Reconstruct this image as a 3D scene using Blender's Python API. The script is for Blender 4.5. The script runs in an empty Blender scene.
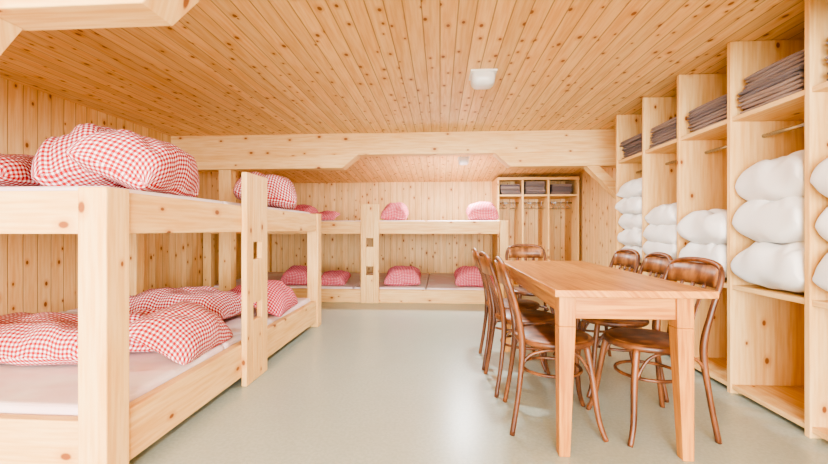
import bpy, math, random
from mathutils import Vector, Matrix, noise, Euler
random.seed(4)
S=bpy.context.scene
COL=S.collection
# ------------------------------------------------------------------ helpers
def lin(c):
    return tuple(((x/255)/12.92 if x/255<=0.04045 else (((x/255)+0.055)/1.055)**2.4) for x in c)+(1,)
def newmat(name,rough=0.5,col=(200,200,200),metal=0):
    m=bpy.data.materials.new(name); m.use_nodes=True
    b=m.node_tree.nodes['Principled BSDF']
    b.inputs['Base Color'].default_value=lin(col); b.inputs['Roughness'].default_value=rough
    b.inputs['Metallic'].default_value=metal
    return m,m.node_tree.nodes,m.node_tree.links,b
def mth(N,L,op,a,b=None,c=None):
    n=N.new('ShaderNodeMath'); n.operation=op
    for i,v in enumerate((a,b,c)):
        if v is None: continue
        if isinstance(v,(int,float)): n.inputs[i].default_value=v
        else: L.new(v,n.inputs[i])
    return n.outputs[0]
def mixc(N,L,f,a,b,mode='MIX'):
    n=N.new('ShaderNodeMix'); n.data_type='RGBA'; n.blend_type=mode
    if isinstance(f,(int,float)): n.inputs[0].default_value=f
    else: L.new(f,n.inputs[0])
    for i,v in ((6,a),(7,b)):
        if isinstance(v,tuple): n.inputs[i].default_value=v
        else: L.new(v,n.inputs[i])
    return n.outputs[2]
def mrange(N,L,v,a,b,c=0.0,d=1.0):
    n=N.new('ShaderNodeMapRange'); n.interpolation_type='SMOOTHSTEP'
    L.new(v,n.inputs[0])
    for i,x in enumerate((a,b,c,d)): n.inputs[i+1].default_value=x
    return n.outputs[0]
def wood(name,grain,across=None,bw=None,c1=(238,201,142),c2=(222,170,102),knot=(132,72,34),ks=6.0,kd=0.45,kr=0.075,rough=0.5,var=0.25,groove=0.6):
    m,N,L,b=newmat(name,rough)
    b.inputs['Specular IOR Level'].default_value=0.3
    tc=N.new('ShaderNodeTexCoord'); sp=N.new('ShaderNodeSeparateXYZ'); L.new(tc.outputs['Object'],sp.inputs[0])
    ax={'X':0,'Y':1,'Z':2}
    al=sp.outputs[ax[grain]]
    if across: u=sp.outputs[ax[across]]
    else:
        o=[sp.outputs[i] for i in range(3) if i!=ax[grain]]
        u=mth(N,L,'ADD',o[0],o[1])
    if bw:
        q=mth(N,L,'DIVIDE',u,bw); idx=mth(N,L,'FLOOR',q)
        wn=N.new('ShaderNodeTexWhiteNoise'); wn.noise_dimensions='1D'; L.new(idx,wn.inputs['W'])
        r=wn.outputs['Value']
        al2=mth(N,L,'ADD',al,mth(N,L,'MULTIPLY',r,17.0))
    else: al2=al; r=None
    cb=N.new('ShaderNodeCombineXYZ'); L.new(mth(N,L,'MULTIPLY',u,1.0),cb.inputs[0]); L.new(mth(N,L,'MULTIPLY',al2,0.06),cb.inputs[1])
    g=N.new('ShaderNodeTexNoise'); g.inputs['Scale'].default_value=55; g.inputs['Detail'].default_value=4; L.new(cb.outputs[0],g.inputs['Vector'])
    g2=N.new('ShaderNodeTexNoise'); g2.inputs['Scale'].default_value=9; g2.inputs['Detail'].default_value=2; g2.inputs['Distortion'].default_value=0.6; L.new(cb.outputs[0],g2.inputs['Vector'])
    f=mth(N,L,'ADD',mth(N,L,'MULTIPLY',mrange(N,L,g.outputs[0],0.35,0.7),0.7),mth(N,L,'MULTIPLY',mrange(N,L,g2.outputs[0],0.35,0.7),0.5))
    col=mixc(N,L,f,lin(c1),lin(c2))
    kv=N.new('ShaderNodeCombineXYZ'); L.new(u,kv.inputs[0]); L.new(mth(N,L,'MULTIPLY',al2,0.62),kv.inputs[1])
    v=N.new('ShaderNodeTexVoronoi'); v.voronoi_dimensions='2D'; v.inputs['Scale'].default_value=ks; L.new(kv.outputs[0],v.inputs['Vector'])
    cs=N.new('ShaderNodeSeparateColor'); L.new(v.outputs['Color'],cs.inputs[0])
    keep=mth(N,L,'LESS_THAN',cs.outputs[0],kd)
    rad=mth(N,L,'MULTIPLY_ADD',cs.outputs[1],0.8,0.5)
    dd=mth(N,L,'DIVIDE',v.outputs['Distance'],rad)
    halo=mth(N,L,'MULTIPLY',mrange(N,L,dd,kr*3.2,kr,0,0.5),keep)
    kn=mth(N,L,'MULTIPLY',mrange(N,L,dd,kr*1.25,kr*0.7,0,0.94),keep)
    col=mixc(N,L,halo,col,lin((204,136,70)))
    col=mixc(N,L,kn,col,lin(knot))
    if bw:
        br=mth(N,L,'MULTIPLY_ADD',r,var,1-var*0.6)
        hs=N.new('ShaderNodeHueSaturation'); L.new(br,hs.inputs['Value']); L.new(col,hs.inputs['Color']); col=hs.outputs[0]
        fr=mth(N,L,'FRACT',q)
        e=mth(N,L,'MINIMUM',fr,mth(N,L,'SUBTRACT',1.0,fr))
        w=0.0035/bw
        ge=mrange(N,L,e,w*0.5,w*1.5,1,0)
        col=mixc(N,L,mth(N,L,'MULTIPLY',ge,groove),col,lin((130,82,42)))
        bp=N.new('ShaderNodeBump'); bp.inputs['Strength'].default_value=0.6; bp.inputs['Distance'].default_value=0.004
        L.new(mth(N,L,'SUBTRACT',1.0,ge),bp.inputs['Height']); L.new(bp.outputs[0],b.inputs['Normal'])
    L.new(col,b.inputs['Base Color'])
    return m
class MB:
    def __init__(s): s.v=[];s.f=[];s.m=[];s.sm=[];s.uv={}
    def add(s,vs,fs,mi=0,smooth=False):
        o=len(s.v); s.v+= [tuple(p) for p in vs]
        for f in fs: s.f.append(tuple(i+o for i in f)); s.m.append(mi); s.sm.append(smooth)
    def box(s,x0,x1,y0,y1,z0,z1,mi=0):
        vs=[(x0,y0,z0),(x1,y0,z0),(x1,y1,z0),(x0,y1,z0),(x0,y0,z1),(x1,y0,z1),(x1,y1,z1),(x0,y1,z1)]
        s.add(vs,[(0,3,2,1),(4,5,6,7),(0,1,5,4),(1,2,6,5),(2,3,7,6),(3,0,4,7)],mi)
    def prism(s,poly,axis,a,b,mi=0):
        n=len(poly)
        def P(p,t):
            return {'X':(t,p[0],p[1]),'Y':(p[0],t,p[1]),'Z':(p[0],p[1],t)}[axis]
        vs=[P(p,a) for p in poly]+[P(p,b) for p in poly]
        fs=[tuple(range(n))[::-1],tuple(range(n,2*n))]+[(i,(i+1)%n,n+(i+1)%n,n+i) for i in range(n)]
        s.add(vs,fs,mi)
    def tube(s,pts,rad,seg=10,mi=0,closed=False,sq=(1,1)):
        pts=[Vector(p) for p in pts]; n=len(pts)
        if isinstance(rad,(int,float)): rad=[rad]*n
        up=None; vs=[]
        for i,p in enumerate(pts):
            if closed: t=(pts[(i+1)%n]-pts[i-1])
            else: t=pts[min(i+1,n-1)]-pts[max(i-1,0)]
            t.normalize()
            if up is None:
                up=Vector((0,0,1)) if abs(t.z)<0.9 else Vector((1,0,0))
            up=(up-t*up.dot(t)).normalized(); si=t.cross(up)
            for k in range(seg):
                a=2*math.pi*k/seg
                vs.append(p+up*math.cos(a)*rad[i]*sq[0]+si*math.sin(a)*rad[i]*sq[1])
        fs=[]
        for i in range(n if closed else n-1):
            j=(i+1)%n
            for k in range(seg):
                k2=(k+1)%seg
                fs.append((i*seg+k,i*seg+k2,j*seg+k2,j*seg+k))
        if not closed:
            fs.append(tuple(range(seg))[::-1]); fs.append(tuple((n-1)*seg+k for k in range(seg)))
        s.add(vs,fs,mi,True)
    def lathe(s,prof,cx,cy,seg=32,mi=0,sx=1,sy=1):
        vs=[];n=len(prof)
        for r,z in prof:
            for k in range(seg):
                a=2*math.pi*k/seg; vs.append((cx+r*sx*math.cos(a),cy+r*sy*math.sin(a),z))
        fs=[(i*seg+k,i*seg+(k+1)%seg,(i+1)*seg+(k+1)%seg,(i+1)*seg+k) for i in range(n-1) for k in range(seg)]
        fs.append(tuple(range(seg))[::-1]); fs.append(tuple((n-1)*seg+k for k in range(seg)))
        s.add(vs,fs,mi,True)
    def obj(s,name,mats,bevel=0,loc=None,rot=0,seg=2):
        me=bpy.data.meshes.new(name); me.from_pydata(s.v,[],s.f)
        for m in mats: me.materials.append(m)
        for p,mi,sm in zip(me.polygons,s.m,s.sm): p.material_index=mi; p.use_smooth=sm
        me.update()
        o=bpy.data.objects.new(name,me); COL.objects.link(o)
        if bevel:
            md=o.modifiers.new('b','BEVEL'); md.width=bevel; md.segments=seg; md.limit_method='ANGLE'; md.angle_limit=math.radians(50)
        if loc: o.location=loc
        o.rotation_euler[2]=rot
        return o
def smooth_path(pts,k=6):
    P=[Vector(p) for p in pts]; out=[]
    for i in range(len(P)-1):
        p0=P[max(i-1,0)];p1=P[i];p2=P[i+1];p3=P[min(i+2,len(P)-1)]
        for j in range(k):
            t=j/k
            out.append(0.5*((2*p1)+(p2-p0)*t+(2*p0-5*p1+4*p2-p3)*t*t+(3*p1-p0-3*p2+p3)*t**3))
    out.append(P[-1]); return out
# ------------------------------------------------------------------ materials
W={a:wood('pine_'+a,a,ks=5.5,kd=0.5,kr=0.065) for a in 'XYZ'}
WP=wood('pine_panel','Z',ks=5.5,kd=0.55,kr=0.065)
WPh=wood('pine_shelf','Y',ks=5.5,kd=0.35,kr=0.06)
W_ceil=wood('ceiling_boards','Y','X',0.1,c1=(244,206,148),c2=(226,174,110),ks=8.5,kd=0.6,kr=0.085,var=0.15)
W_left=wood('wall_boards_left','Z','Y',0.12,c1=(242,206,150),c2=(228,180,116),ks=7,kd=0.55,kr=0.08,var=0.1)
W_back=wood('wall_boards_back','Z','X',0.12,c1=(242,206,150),c2=(228,180,116),ks=7,kd=0.55,kr=0.08,var=0.1)
TBL={a:wood('table_wood_'+a,a,c1=(206,148,80),c2=(164,102,48),ks=2.5,kd=0.3,kr=0.03,rough=0.34) for a in 'XYZ'}
CH,N,L,b=newmat('bentwood_brown',0.4)
tc=N.new('ShaderNodeTexCoord'); n=N.new('ShaderNodeTexNoise'); n.inputs['Scale'].default_value=14; n.inputs['Detail'].default_value=4
mp=N.new('ShaderNodeMapping'); mp.inputs['Scale'].default_value=(1,1,0.2); L.new(tc.outputs['Object'],mp.inputs[0]); L.new(mp.outputs[0],n.inputs['Vector'])
L.new(mixc(N,L,mrange(N,L,n.outputs[0],0.35,0.65),lin((76,42,22)),lin((126,76,42))),b.inputs['Base Color'])
CHS,N,L,b=newmat('chair_seat_plywood',0.4)
tc=N.new('ShaderNodeTexCoord'); n=N.new('ShaderNodeTexNoise'); n.inputs['Scale'].default_value=10; n.inputs['Detail'].default_value=5
mp=N.new('ShaderNodeMapping'); mp.inputs['Scale'].default_value=(0.25,2,1); L.new(tc.outputs['Object'],mp.inputs[0]); L.new(mp.outputs[0],n.inputs['Vector'])
L.new(mixc(N,L,mrange(N,L,n.outputs[0],0.35,0.65),lin((108,66,36)),lin((162,108,64))),b.inputs['Base Color'])
FL,N,L,b=newmat('linoleum',0.3)
b.inputs['Specular IOR Level'].default_value=0.5
tc=N.new('ShaderNodeTexCoord')
n1=N.new('ShaderNodeTexNoise'); n1.inputs['Scale'].default_value=60; n1.inputs['Detail'].default_value=4; L.new(tc.outputs['Object'],n1.inputs['Vector'])
n2=N.new('ShaderNodeTexNoise'); n2.inputs['Scale'].default_value=3; n2.inputs['Detail'].default_value=3; n2.inputs['Distortion'].default_value=1.5; L.new(tc.outputs['Object'],n2.inputs['Vector'])
c=mixc(N,L,mrange(N,L,n1.outputs[0],0.35,0.65),lin((160,170,158)),lin((172,181,170)))
c=mixc(N,L,mth(N,L,'MULTIPLY',mrange(N,L,n2.outputs[0],0.4,0.7),0.35),c,lin((160,167,153)))
L.new(c,b.inputs['Base Color'])
def gingham(name,cell,red,white=(246,228,228)):
    m,N,L,b=newmat(name,0.85)
    b.inputs['Specular IOR Level'].default_value=0.15
    uv=N.new('ShaderNodeUVMap'); sp=N.new('ShaderNodeSeparateXYZ'); L.new(uv.outputs[0],sp.inputs[0])
    st=[mth(N,L,'GREATER_THAN',mth(N,L,'FRACT',mth(N,L,'DIVIDE',sp.outputs[i],cell*2)),0.47) for i in (0,1)]
    s_=mth(N,L,'ADD',st[0],st[1])
    half=tuple((lin(red)[i]*.76+lin(white)[i]*.24) for i in range(3))+(1,)
    c=mixc(N,L,mth(N,L,'MINIMUM',s_,1.0),lin(white),half)
    c=mixc(N,L,mth(N,L,'GREATER_THAN',s_,1.5),c,lin(red))
    L.new(c,b.inputs['Base Color'])
    return m
GIN=gingham('red_gingham',0.012,(170,2,20))
GIN2=gingham('pink_gingham',0.0115,(182,14,48),(238,184,194))
WHT,_,_,b=newmat('white_cotton',0.9,(238,235,231))
SHEET,N,L,b=newmat('white_sheet',0.85)
tc=N.new('ShaderNodeTexCoord'); n=N.new('ShaderNodeTexNoise'); n.inputs['Scale'].default_value=2.5; n.inputs['Detail'].default_value=3; L.new(tc.outputs['Object'],n.inputs['Vector'])
L.new(mixc(N,L,mrange(N,L,n.outputs[0],0.4,0.6),lin((238,228,226)),lin((234,208,209))),b.inputs['Base Color'])
bp=N.new('ShaderNodeBump'); bp.inputs['Strength'].default_value=0.5; bp.inputs['Distance'].default_value=0.03; L.new(n.outputs[0],bp.inputs['Height']); L.new(bp.outputs[0],b.inputs['Normal'])
BLK=[newmat('blanket_wool_%d'%i,0.95,c)[0] for i,c in enumerate([(130,114,108),(144,124,114),(112,100,99)])]
STEEL,_,_,_=newmat('steel',0.25,(190,190,190),1)
LAMPW,_,_,b=newmat('lamp_opal',0.3,(225,224,220))
WFR,_,_,_=newmat('white_window_frame',0.4,(235,233,228))
# ------------------------------------------------------------------ room
XL,XR=-3.47,2.45; YF,YB=-4.5,7.75; HC=2.25; YBM=4.95
def one(name,boxes,mats,bevel=0):
    m=MB()
    for bx in boxes: m.box(*bx)
    return m.obj(name,mats,bevel)
one('floor',[(XL-.1,XR+.1,YF-.1,YB+.1,-0.1,0)],[FL])
one('wall_left',[(XL-.1,XL,YF-.1,YB+.1,0,2.35)],[W_left])
one('wall_right',[(XR,XR+.1,YF-.1,YB+.1,0,2.35)],[W_left])
one('wall_back',[(XL,XR,YB,YB+.1,0,2.35)],[W_back])
one('ceiling',[(XL,XR,YF-.1,YBM+.1,HC,HC+.1)],[W_ceil])
m=MB(); m.prism([(YBM+.1,2.19),(YB,1.96),(YB,2.1),(YBM+.1,2.35)],'X',XL,XR); m.obj('ceiling_sloped',[W_ceil])
wz0,wz1=0.3,2.15
m=MB()
m.box(XL,XR,YF-.1,YF,0,wz0); m.box(XL,XR,YF-.1,YF,wz1,HC)
wins=[(-3.3,-0.7),(-0.4,2.3)]
m.box(XL,wins[0][0],YF-.1,YF,wz0,wz1); m.box(wins[0][1],wins[1][0],YF-.1,YF,wz0,wz1); m.box(wins[1][1],XR,YF-.1,YF,wz0,wz1)
m.obj('wall_front',[W_back])
for i,(a,c_) in enumerate(wins):  # unseen windows, enlarged and set far back to even out the light
    m=MB(); t=.05
    for bx in [(a,c_,wz0,wz0+t),(a,c_,wz1-t,wz1),(a,a+t,wz0+t,wz1-t),(c_-t,c_,wz0+t,wz1-t),((a+c_)/2-.04,(a+c_)/2+.04,wz0+t,wz1-t)]:
        m.box(bx[0],bx[1],YF-.08,YF-.02,bx[2],bx[3])
    m.obj('unseen_window_%d'%(i+1),[WFR],.004)
# beams
m=MB(); m.box(XL,XR,YBM,YBM+.16,1.98,HC); m.obj('ceiling_beam',[W['X']],.006)
def bracket(y0,y1,xa,xb,slant,name,z0=1.81,z1=1.98):
    m=MB()
    m.prism([(xa,z0),(xb,z0),(xb+slant,z1),(xa,z1)] if slant>0 else [(xa+slant,z1),(xa,z0),(xb,z0),(xb,z1)],'Y',y0,y1)
    return m.obj(name,[W['X']],.006)
bracket(YBM-.02,YBM+.18,XL,-1.22,.2,'beam_bracket')
bracket(YBM-.02,YBM+.18,.86,XR,-.2,'beam_bracket')
bracket(1.28,1.44,XL,-1.0,.2,'beam_bracket')
m=MB(); m.box(XL,XR,1.30,1.42,1.98,HC); m.obj('ceiling_beam',[W['X']],.006)
def brace(p,q,y0,y1,w=.07,name='knee_brace',ztop=1.809):
    p=Vector((p[0],p[1]));q=Vector((q[0],q[1])); d=(q-p).normalized(); n_=Vector((-d.y,d.x))*w
    a=p+n_; b_=p-n_; c_=q-n_; e=q+n_
    a=a+d*((ztop-a.y)/d.y); b_=b_+d*((ztop-b_.y)/d.y)
    c_=c_+d*((q.x-c_.x)/d.x); e=e+d*((q.x-e.x)/d.x)
    m=MB(); m.prism([tuple(a),tuple(b_),tuple(c_),tuple(e)],'Y',y0,y1); return m.obj(name,[W['X']],.003)
brace((1.84,1.81),(2.288,1.36),YBM,YBM+.14,.055)
brace((-1.66,1.81),(-2.298,1.13),1.30,1.42,.06)
m=MB(); m.box(2.29,2.448,YBM,YBM+.14,0,1.808); m.obj('support_post',[W['Z']],.005)
m=MB(); m.box(-2.83,-2.67,YBM,YBM+.14,0,1.808); m.obj('support_post',[W['Z']],.005)
m=MB(); m.box(-2.42,-2.3,1.30,1.42,0,1.808); m.obj('support_post',[W['Z']],.005)
def lamp(x,y,z,s=.1,tilt=0):
    m=MB(); m.box(-s,s,-s,s,-.015,0,0)
    n=24; vs=[]; fs=[]
    prof=[(.9,-.015),(.92,-.05),(.86,-.08),(.7,-.098),(.35,-.106)]
    for r,z_ in prof:
        for k in range(n):
            a=2*math.pi*k/n; c=math.cos(a); s_=math.sin(a)
            e=(abs(c)**4+abs(s_)**4)**-.25
            vs.append((s*r*c*e,s*r*s_*e,z_))
    for i in range(len(prof)-1):
        for k in range(n): fs.append((i*n+k,i*n+(k+1)%n,(i+1)*n+(k+1)%n,(i+1)*n+k))
    fs.append(tuple((len(prof)-1)*n+k for k in range(n)))
    m.add(vs,fs,1,True)
    o=m.obj('ceiling_lamp',[WFR,LAMPW],.004,loc=(x,y,z)); o.rotation_euler[0]=tilt
lamp(.33,3.12,HC,.1)
lamp(.33,-1.2,HC,.1)  # unseen fixture added behind the camera to carry fill light
lamp(.35,6.0,2.112,.085,math.atan2(-.23,2.7))
# ------------------------------------------------------------------ bunk beds
def ladder_board(m,axis,fix0,fix1,a0,a1,z1,holes,mi=0):
    mid0=a0+(a1-a0)*.3; mid1=a1-(a1-a0)*.3
    def bx(a,b_,z0,zz):
        if axis=='Y': m.box(fix0,fix1,a,b_,z0,zz,mi)
        else: m.box(a,b_,fix0,fix1,z0,zz,mi)
    bx(a0,mid0,0,z1); bx(mid1,a1,0,z1)
    z=0
    for h0,h1 in holes:
        bx(mid0,mid1,z,h0); z=h1
    bx(mid0,mid1,z,z1)
m=MB(); X1=-1.3; Y0,Y1=1.48,4.32; p=.12; T=.045
for (xa,ya) in [(X1-p,Y0),(X1-p,Y1-p),(XL+.01,Y0+.1),(XL+.01,Y1-p)]:
    m.box(xa,xa+p,ya,ya+p,0,1.215,0)
for z0,z1 in [(.06,.28),(1.03,1.205)]:
    m.box(X1-.035-T,X1-.02,Y0+p,Y1-p,z0,z1,1)
    m.box(XL+.13,X1-p,Y0+.03,Y0+.03+T,z0,z1,2)
    m.box(XL+.13,X1-p,Y1-.03-T,Y1-.03,z0,z1,2)
    m.box(XL+.02,XL+.065,Y0+.22,Y1-p,z0,z1,1)
    m.box(XL+.065,X1-.08,Y0+.08,Y1-.08,z0+.03,z0+.06,2)
ladder_board(m,'Y',X1-.02,X1+.02,2.58,2.90,1.43,[(.42,.54),(.84,.96)],0)
m.obj('bunk_bed',[W['Z'],W['Y'],W['X']],.006)
def mattress(x0,x1,y0,y1,z0,z1):
    m=MB(); m.box(x0,x1,y0,y1,z0,z1); return m.obj('mattress',[SHEET],.03,seg=4)
for z in (.122,1.092):
    ys=[Y0+.085,2.5,3.4,Y1-.085]
    for i in range(3): mattress(XL+.07,X1-.085,ys[i]+.003,ys[i+1]-.003,z,z+(.19 if z<1 else .14))
m=MB(); YF2=5.62; YE=YB-.02; XE=.95
for xa in (XL+.02,XE-.12):
    for ya in (YF2,YE-.1): m.box(xa,xa+.12,ya,ya+.1,0,1.17,0)
m.box(-1.3,-1.2,YE-.1,YE,0,1.17,0)
for z0,z1 in [(.0,.19),(.98,1.16)]:
    m.box(XL+.14,XE-.12,YF2+.02,YF2+.065,z0,z1,1)
    m.box(XE-.07,XE-.025,YF2+.1,YE-.1,z0,z1,2)
    m.box(XL+.03,XL+.07,YF2+.1,YE-.1,z0,z1,2)
    m.box(XL+.07,XE-.07,YF2+.065,YE-.02,z0+.03,z0+.06,1)
ladder_board(m,'X',YF2-.03,YF2+.02,-1.12,-.86,1.4,[(.40,.52),(.80,.92)],0)
m.obj('bunk_bed',[W['Z'],W['X'],W['Y']],.006)
for z in (.062,1.042):
    xs=[XL+.075,-2.35,-1.25,-.2,XE-.075]
    for i in range(4): mattress(xs[i]+.003,xs[i+1]-.003,YF2+.07,YE-.12,z,z+(.15 if z<1 else .13))
# ------------------------------------------------------------------ pillows & duvets
def pillow(name,mat,cx,cy,zb,w,l,h,rz=0,rx=0,ry=0,seed=0,rough=.02,fr=5,n=26,flat=.45,pw=2.6,pe=.55,pinch=.07):
    def pt(u,v,top):
        pr=(max(0,1-abs(u)**pw)**pe)*(max(0,1-abs(v)**pw)**pe)
        x=w/2*u*(1-pinch*(1-v*v)); y=l/2*v*(1-pinch*(1-u*u))
        r_=(abs(u)**6*abs(v)**6); x*=1-.06*r_; y*=1-.06*r_
        z=h*pr*((1-flat*.5) if top else -flat*.5)
        q=Vector((x*fr+seed*7.3,y*fr+seed*3.1,seed+ (0 if top else 5)))
        nz=noise.noise(q)+.5*noise.noise(q*2.3)
        cr=abs(noise.noise(q*1.3+Vector((4,4,4))))
        z+=((nz*rough-rough*1.2*max(0,.22-cr)*3)*(.15+.85*min(1,pr*1.4)))*(1 if top else .4)
        x+=noise.noise(q*1.0+Vector((3,9,1)))*rough*.9; y+=noise.noise(q+Vector((8,1,4)))*rough*.9
        return Vector((x,y,z))
    vs=[];fs=[];uvs=[]
    for top in (1,0):
        G=[]
        for i in range(n+1):
            row=[]
            for j in range(n+1):
                u=math.sin((i/n*2-1)*math.pi/2); v=math.sin((j/n*2-1)*math.pi/2)
                u=.6*u+.4*(i/n*2-1); v=.6*v+.4*(j/n*2-1)
                q=pt(u,v,top)
                if i in(0,n) or j in(0,n):
                    a=pt(u,v,1); q=Vector((a.x,a.y,0))
                row.append(q)
            G.append(row)
        c_=n//2
        for i in range(n+1):
            for j in range(n+1):
                rg=range(c_,i) if i>=c_ else range(i,c_)
                U=sum((G[k+1][j]-G[k][j]).length for k in rg)*(1 if i>=c_ else -1)
                rg=range(c_,j) if j>=c_ else range(j,c_)
                V=sum((G[i][k+1]-G[i][k]).length for k in rg)*(1 if j>=c_ else -1)
                vs.append(G[i][j]); uvs.append((U,V))
    K=(n+1)**2
    for i in range(n):
        for j in range(n):
            a=i*(n+1)+j; b_=a+n+1
            fs.append((a,b_,b_+1,a+1)); fs.append((K+a,K+a+1,K+b_+1,K+b_))
    R=Euler((rx,ry,rz)).to_matrix()
    vs=[R@q for q in vs]; mz=min(q.z for q in vs)
    vs=[(q.x,q.y,q.z-mz) for q in vs]
    me=bpy.data.meshes.new(name); me.from_pydata(vs,[],fs); me.materials.append(mat)
    ul=me.uv_layers.new(name='UVMap')
    for lp in me.loops: ul.data[lp.index].uv=uvs[lp.vertex_index]
    for pl in me.polygons: pl.use_smooth=True
    o=bpy.data.objects.new(name,me); COL.objects.link(o); o.location=(cx,cy,zb)
    wd=o.modifiers.new('w','WELD'); wd.merge_threshold=.0005
    sb=o.modifiers.new('s','SUBSURF'); sb.levels=1; sb.render_levels=1
    return o
D=math.radians
zu=1.232; zl=.312
F=dict(pw=3.5,pe=.45)
pillow('duvet',GIN,-2.40,2.05,zu,.75,.75,.21,rz=.05,seed=1,rough=.03,**F)
pillow('duvet',GIN,-1.88,2.16,zu,.34,.62,.37,rz=D(10),ry=D(-12),seed=2,rough=.045,**F)
pillow('pillow',GIN,-1.62,2.08,zu,.42,.60,.28,rz=D(8),ry=D(22),seed=3,rough=.03,**F)
pillow('duvet',GIN,-1.64,3.70,zu,.55,.75,.30,rz=D(20),ry=D(10),seed=4,rough=.035,**F)
pillow('duvet',GIN,-2.34,2.17,zl,1.1,.5,.22,rz=.04,seed=5,rough=.035,**F)
pillow('duvet',GIN,-1.84,2.42,zl,.36,.5,.2,rz=.3,seed=6,rough=.03,**F)
pillow('pillow',GIN,-1.55,2.32,zl,.42,.62,.22,rz=D(4),ry=D(28),seed=7,rough=.02)
pillow('duvet',GIN,-2.1,3.12,zl,1.05,.45,.24,rz=-.05,seed=8,rough=.035,**F)
pillow('pillow',GIN2,-1.53,3.5,zl,.42,.62,.22,rz=D(5),ry=D(24),seed=9,rough=.02)
pillow('pillow',GIN2,-1.9,4.0,zl,.6,.4,.18,seed=10)
ku=1.172; kl=.212
for (x,z,w,h) in [(-2.1,ku,.42,.22),(-.67,ku,.4,.24),(.62,ku,.46,.25),(-1.75,ku,.4,.1),
                  (-2.15,kl,.48,.24),(-.55,kl,.56,.25),(.5,kl,.6,.26),(-1.6,kl,.45,.16)]:
    pillow('pillow',GIN2,x,5.98,z,w,.42,h,rx=D(14),seed=x*3+z,rough=.02,n=18,**F)
# ------------------------------------------------------------------ shelving on the right
XF=1.85; ys=[1.58,2.13,2.68,3.23,3.77,4.32]; t=.03
m=MB()
for y in ys: m.box(XF,XR-.02,y-t/2+.015,y+t/2+.015,0,HC-.002,0)
m.box(XR-.02,XR-.001,ys[0],ys[-1]+.03,0,HC-.002,0)
for a,b_ in zip(ys[:-1],ys[1:]):
    for z in (1.735,.665,.03): m.box(XF+.01,XR-.02,a+.03,b_,z,z+.028,1)
m.obj('shelving_unit',[WP,WPh],.002)
m=MB()
for a,b_ in zip(ys[:-1],ys[1:]):
    m.tube([(2.05,a+.031,1.64),(2.05,b_-.001,1.64)],.012,12)
m.obj('clothes_rail',[STEEL])
def blankets(x,y,z,w,l,n,th=.046,sag=.0):
    m=MB(); zc=z
    for i in range(n):
        dx=random.uniform(-.015,.012); dy=random.uniform(-.015,.015); mi=random.choice([0,0,1,2]); ll=l*random.uniform(.92,1)
        for k in range(2):
            hh=th*.5*.5; x0=x-w/2+dx+random.uniform(0,.006); x1=x+w/2+dx
            prof=[]
            for a in range(7):
                an=math.pi/2+math.pi*a/6; prof.append((x0+hh+math.cos(an)*hh,hh+math.sin(an)*hh))
            for a in range(7):
                an=-math.pi/2+math.pi*a/6; prof.append((x1-hh+math.cos(an)*hh,hh+math.sin(an)*hh))
            ny=8; vs=[]; npf=len(prof); sd=random.random()*50
            for j in range(ny+1):
                yy=y-ll/2+dy+ll*j/ny
                wv=.004*math.sin(j/ny*6+sd) if (i or k) else 0
                ed=1-.35*(abs(j/ny*2-1)**8)
                for (px_,pz) in prof:
                    vs.append((px_+.006*math.sin(sd+j*.8),yy,zc+ (pz-hh)*ed+hh+wv+.004*(1 if (i or k) else 0)))
            fs=[tuple(range(npf))[::-1],tuple(ny*npf+q for q in range(npf))]
            for j in range(ny):
                for q in range(npf): fs.append((j*npf+q,j*npf+(q+1)%npf,(j+1)*npf+(q+1)%npf,(j+1)*npf+q))
            m.add(vs,fs,mi,False); zc+=th*.5
    return m.obj('blanket_stack',BLK)
for i,(a,b_) in enumerate(zip(ys[:-1],ys[1:])):
    blankets(XF+.25,(a+b_)/2+.015,1.764,.44,.45,[5,5,4,4,4][i])
stk=[(3,.235),(3,.245),(2,.215),(3,.18),(5,.165)]
for i,(a,b_) in enumerate(zip(ys[:-1],ys[1:])):
    nn,h=stk[i]; z=.693
    for k in range(nn):
        pillow('pillow',WHT,XF+.26+random.uniform(-.03,.01),(a+b_)/2+.015+random.uniform(-.006,.006),z,.56,.495,h*1.2,rz=random.uniform(-.03,.03),ry=random.uniform(-.04,.08) if i!=3 else random.uniform(.0,.2),seed=20+i*5+k,rough=.03,fr=5,flat=.8,n=30,pw=4.2,pe=.42,pinch=.02)
        z+=h*.98
# ------------------------------------------------------------------ wardrobe at back
m=MB(); y0=7.05
for x in (1.0,1.42,1.86,2.36): m.box(x,x+.03,y0,YB-.002,0,1.95,0)
for z in (.05,1.62): m.box(1.03,2.36,y0+.01,YB-.002,z,z+.03,1)
m.box(1.0,2.39,y0-.02,y0+.0,1.9,1.95,1)
m.obj('open_wardrobe',[WP,W['X']],.002)
m=MB()
for a,b_ in ((1.031,1.419),(1.451,1.859),(1.891,2.359)): m.tube([(a,7.35,1.52),(b_,7.35,1.52)],.012,10)
m.obj('wardrobe_rail',[STEEL])
for x,nn in ((1.235,4),(1.655,5),(2.11,4)): blankets(x,7.3,1.651,.34,.4,nn)
m=MB()
for i in range(14):
    x=1.1+i*.09+random.uniform(-.02,.02)
    if abs(x-1.435)<.03 or abs(x-1.875)<.03: continue
    m.tube(smooth_path([(x,7.35,1.50),(x,7.335,1.545),(x,7.36,1.54),(x,7.35,1.49)],3),.003,6)
    m.tube([(x,7.35,1.49),(x,7.15,1.42),(x,7.55,1.42)],.005,6,closed=True)
m.obj('clothes_hangers',[WFR])
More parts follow.
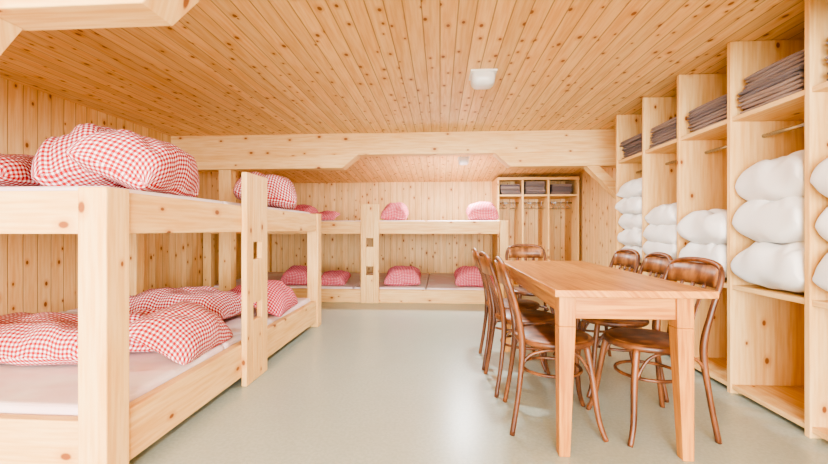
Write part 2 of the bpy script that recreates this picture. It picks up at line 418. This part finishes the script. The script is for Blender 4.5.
# ------------------------------------------------------------------ table
tx0,tx1,ty0,ty1=.518,1.225,1.84,3.55
m=MB()
m.box(tx0,tx1,ty0,ty1,.742,.775,0)
for x in (tx0+.07,tx1-.12): m.box(x,x+.025,ty0+.1,ty1-.1,.635,.742,0)
for y in (ty0+.055,ty1-.08): m.box(tx0+.08,tx1-.12,y,y+.025,.635,.742,1)
def leg(x,y,sx,sy):
    a=.075; b_=.05
    def q(s_):
        return sorted((x,x+sx*s_)),sorted((y,y+sy*s_))
    X_,Y_=q(a); m.box(X_[0],X_[1],Y_[0],Y_[1],.60,.742,2)
    x_,y_=q(b_)
    vs=[(x_[0],y_[0],0),(x_[1],y_[0],0),(x_[1],y_[1],0),(x_[0],y_[1],0),(X_[0],Y_[0],.6),(X_[1],Y_[0],.6),(X_[1],Y_[1],.6),(X_[0],Y_[1],.6)]
    m.add(vs,[(0,3,2,1),(4,5,6,7),(0,1,5,4),(1,2,6,5),(2,3,7,6),(3,0,4,7)],2)
leg(tx0+.03,ty0+.04,1,1); leg(tx1-.08,ty0+.04,-1,1)
leg(tx0+.03,ty1-.04,1,-1); leg(tx1-.08,ty1-.04,-1,-1)
m.obj('dining_table',[TBL['Y'],TBL['X'],TBL['Z']],.004)
# ------------------------------------------------------------------ chairs
def chair_mesh():
    m=MB()
    pts=[(-.24,-.20,0),(-.205,-.185,.22),(-.185,-.17,.45),(-.215,-.185,.64),(-.26,-.19,.79),(-.285,-.145,.865),(-.295,0,.885)]
    full=pts+[(a,-b_,c_) for a,b_,c_ in pts[-2::-1]]
    sp=smooth_path(full,6); m.tube(sp,[.0135+.004*math.exp(-((p.z-.45)/.12)**2) for p in sp],10,0)
    m.lathe([(.17,.437),(.2,.440),(.208,.452),(.206,.466),(.198,.472)],.0,0,36,0)
    m.lathe([(.198,.466),(.195,.4735),(.17,.471),(.1,.468),(.02,.467)],.0,0,36,1)
    for s_ in (-1,1):
        sp=smooth_path([(.14,s_*.135,.45),(.165,s_*.155,.28),(.185,s_*.18,.1),(.215,s_*.2,0)],5)
        m.tube(sp,[.018-.006*(i/len(sp)) for i in range(len(sp))],10,0)
    m.tube([(-.01+.155*math.cos(a),.155*math.sin(a),.29) for a in [2*math.pi*k/32 for k in range(32)]],.009,8,0,closed=True)
    for s_ in (-1,1):
        m.tube(smooth_path([(-.2,s_*.178,.3),(-.15,s_*.172,.40),(0,s_*.17,.435),(.1,s_*.16,.40),(.165,s_*.155,.28)],5),.008,8,0)
    def panel(z0,z1,half,mi,th=.008):
        n=12; vs=[]
        for z in (z0,(z0+z1)/2,z1):
            for i in range(n+1):
                y=-half+2*half*i/n
                x=-.262-.03*(1-(y/half)**2)-(z-.80)*.22
                vs.append((x-th,y,z)); vs.append((x+th,y,z))
        fs=[];r=(n+1)*2
        for k in range(2):
            for i in range(n):
                a=k*r+i*2; b_=a+2
                fs.append((a,a+r,b_+r,b_)); fs.append((a+1,b_+1,b_+1+r,a+1+r))
        for i in range(n):
            fs.append((i*2,i*2+2,i*2+3,i*2+1)); a=2*r+i*2; fs.append((a,a+1,a+3,a+2))
        for k in range(2):
            fs.append((k*r,k*r+1,k*r+r+1,k*r+r)); a=k*r+n*2; fs.append((a,a+r,a+r+1,a+1))
        m.add(vs,fs,mi,True)
    panel(.755,.868,.172,1)
    for y in (-.075,0,.075):
        m.tube(smooth_path([(-.178,y*.9,.46),(-.21,y,.6),(-.272,y*1.05,.765)],5),.011,8,0,sq=(.5,1.3))
    return m
cm=chair_mesh()
base=None
def chair(x,y,rz):
    global base
    if base is None:
        o=cm.obj('dining_chair',[CH,CHS]); base=o
    else:
        o=bpy.data.objects.new('dining_chair',base.data); COL.objects.link(o)
    o.location=(x,y,0); o.rotation_euler[2]=rz
    return o
chair(.62,2.25,D(-4)); chair(.58,2.74,D(3)); chair(.57,3.2,D(-2))
chair(1.10,2.22,D(188)); chair(1.15,2.74,D(176)); chair(1.17,3.2,D(182))
chair(.87,3.88,D(-90))
# ------------------------------------------------------------------ lights
def area(name,x,y,z,sx,sy,pw,rot,col=(1,1,1)):
    l=bpy.data.lights.new(name,'AREA'); l.shape='RECTANGLE'; l.size=sx; l.size_y=sy; l.energy=pw; l.color=col
    o=bpy.data.objects.new(name,l); COL.objects.link(o); o.location=(x,y,z); o.rotation_euler=rot
for (a,c_),pw in zip(wins,(290,360)): area('daylight_fill',(a+c_)/2,YF-.15,1.25,2.5,1.8,pw,(D(90),0,0),(.93,.97,1))  # area lights added outside the unseen windows as even fill
area('fill_light',.33,3.12,HC-.112,.12,.12,20,(0,0,0),(.95,.98,1))  # fill light added below the fixture, which is itself unlit
area('fill_light',.33,-1.2,HC-.112,.12,.12,40,(0,0,0),(.95,.98,1))  # added fill behind the camera, under the unseen fixture
area('fill_light',.35,6.0,1.995,.1,.1,42,(0,0,0),(.95,.98,1))  # stronger fill added to brighten the rear; its fixture is unlit
wd=bpy.data.worlds.new('World'); S.world=wd; wd.use_nodes=True
bg=wd.node_tree.nodes['Background']; bg.inputs[0].default_value=(.9,.95,1,1); bg.inputs[1].default_value=2.0
# ------------------------------------------------------------------ camera
cam=bpy.data.cameras.new('Camera'); co=bpy.data.objects.new('Camera',cam); COL.objects.link(co)
co.location=(0,0,1.05); co.rotation_euler=(D(90),0,D(3.72)); cam.sensor_width=36; cam.lens=400/828*36
cam.shift_y=-3/828; cam.clip_start=.05
S.camera=co
S.view_settings.view_transform='AgX'
S.view_settings.look='AgX - Medium High Contrast'
S.view_settings.exposure=1.08
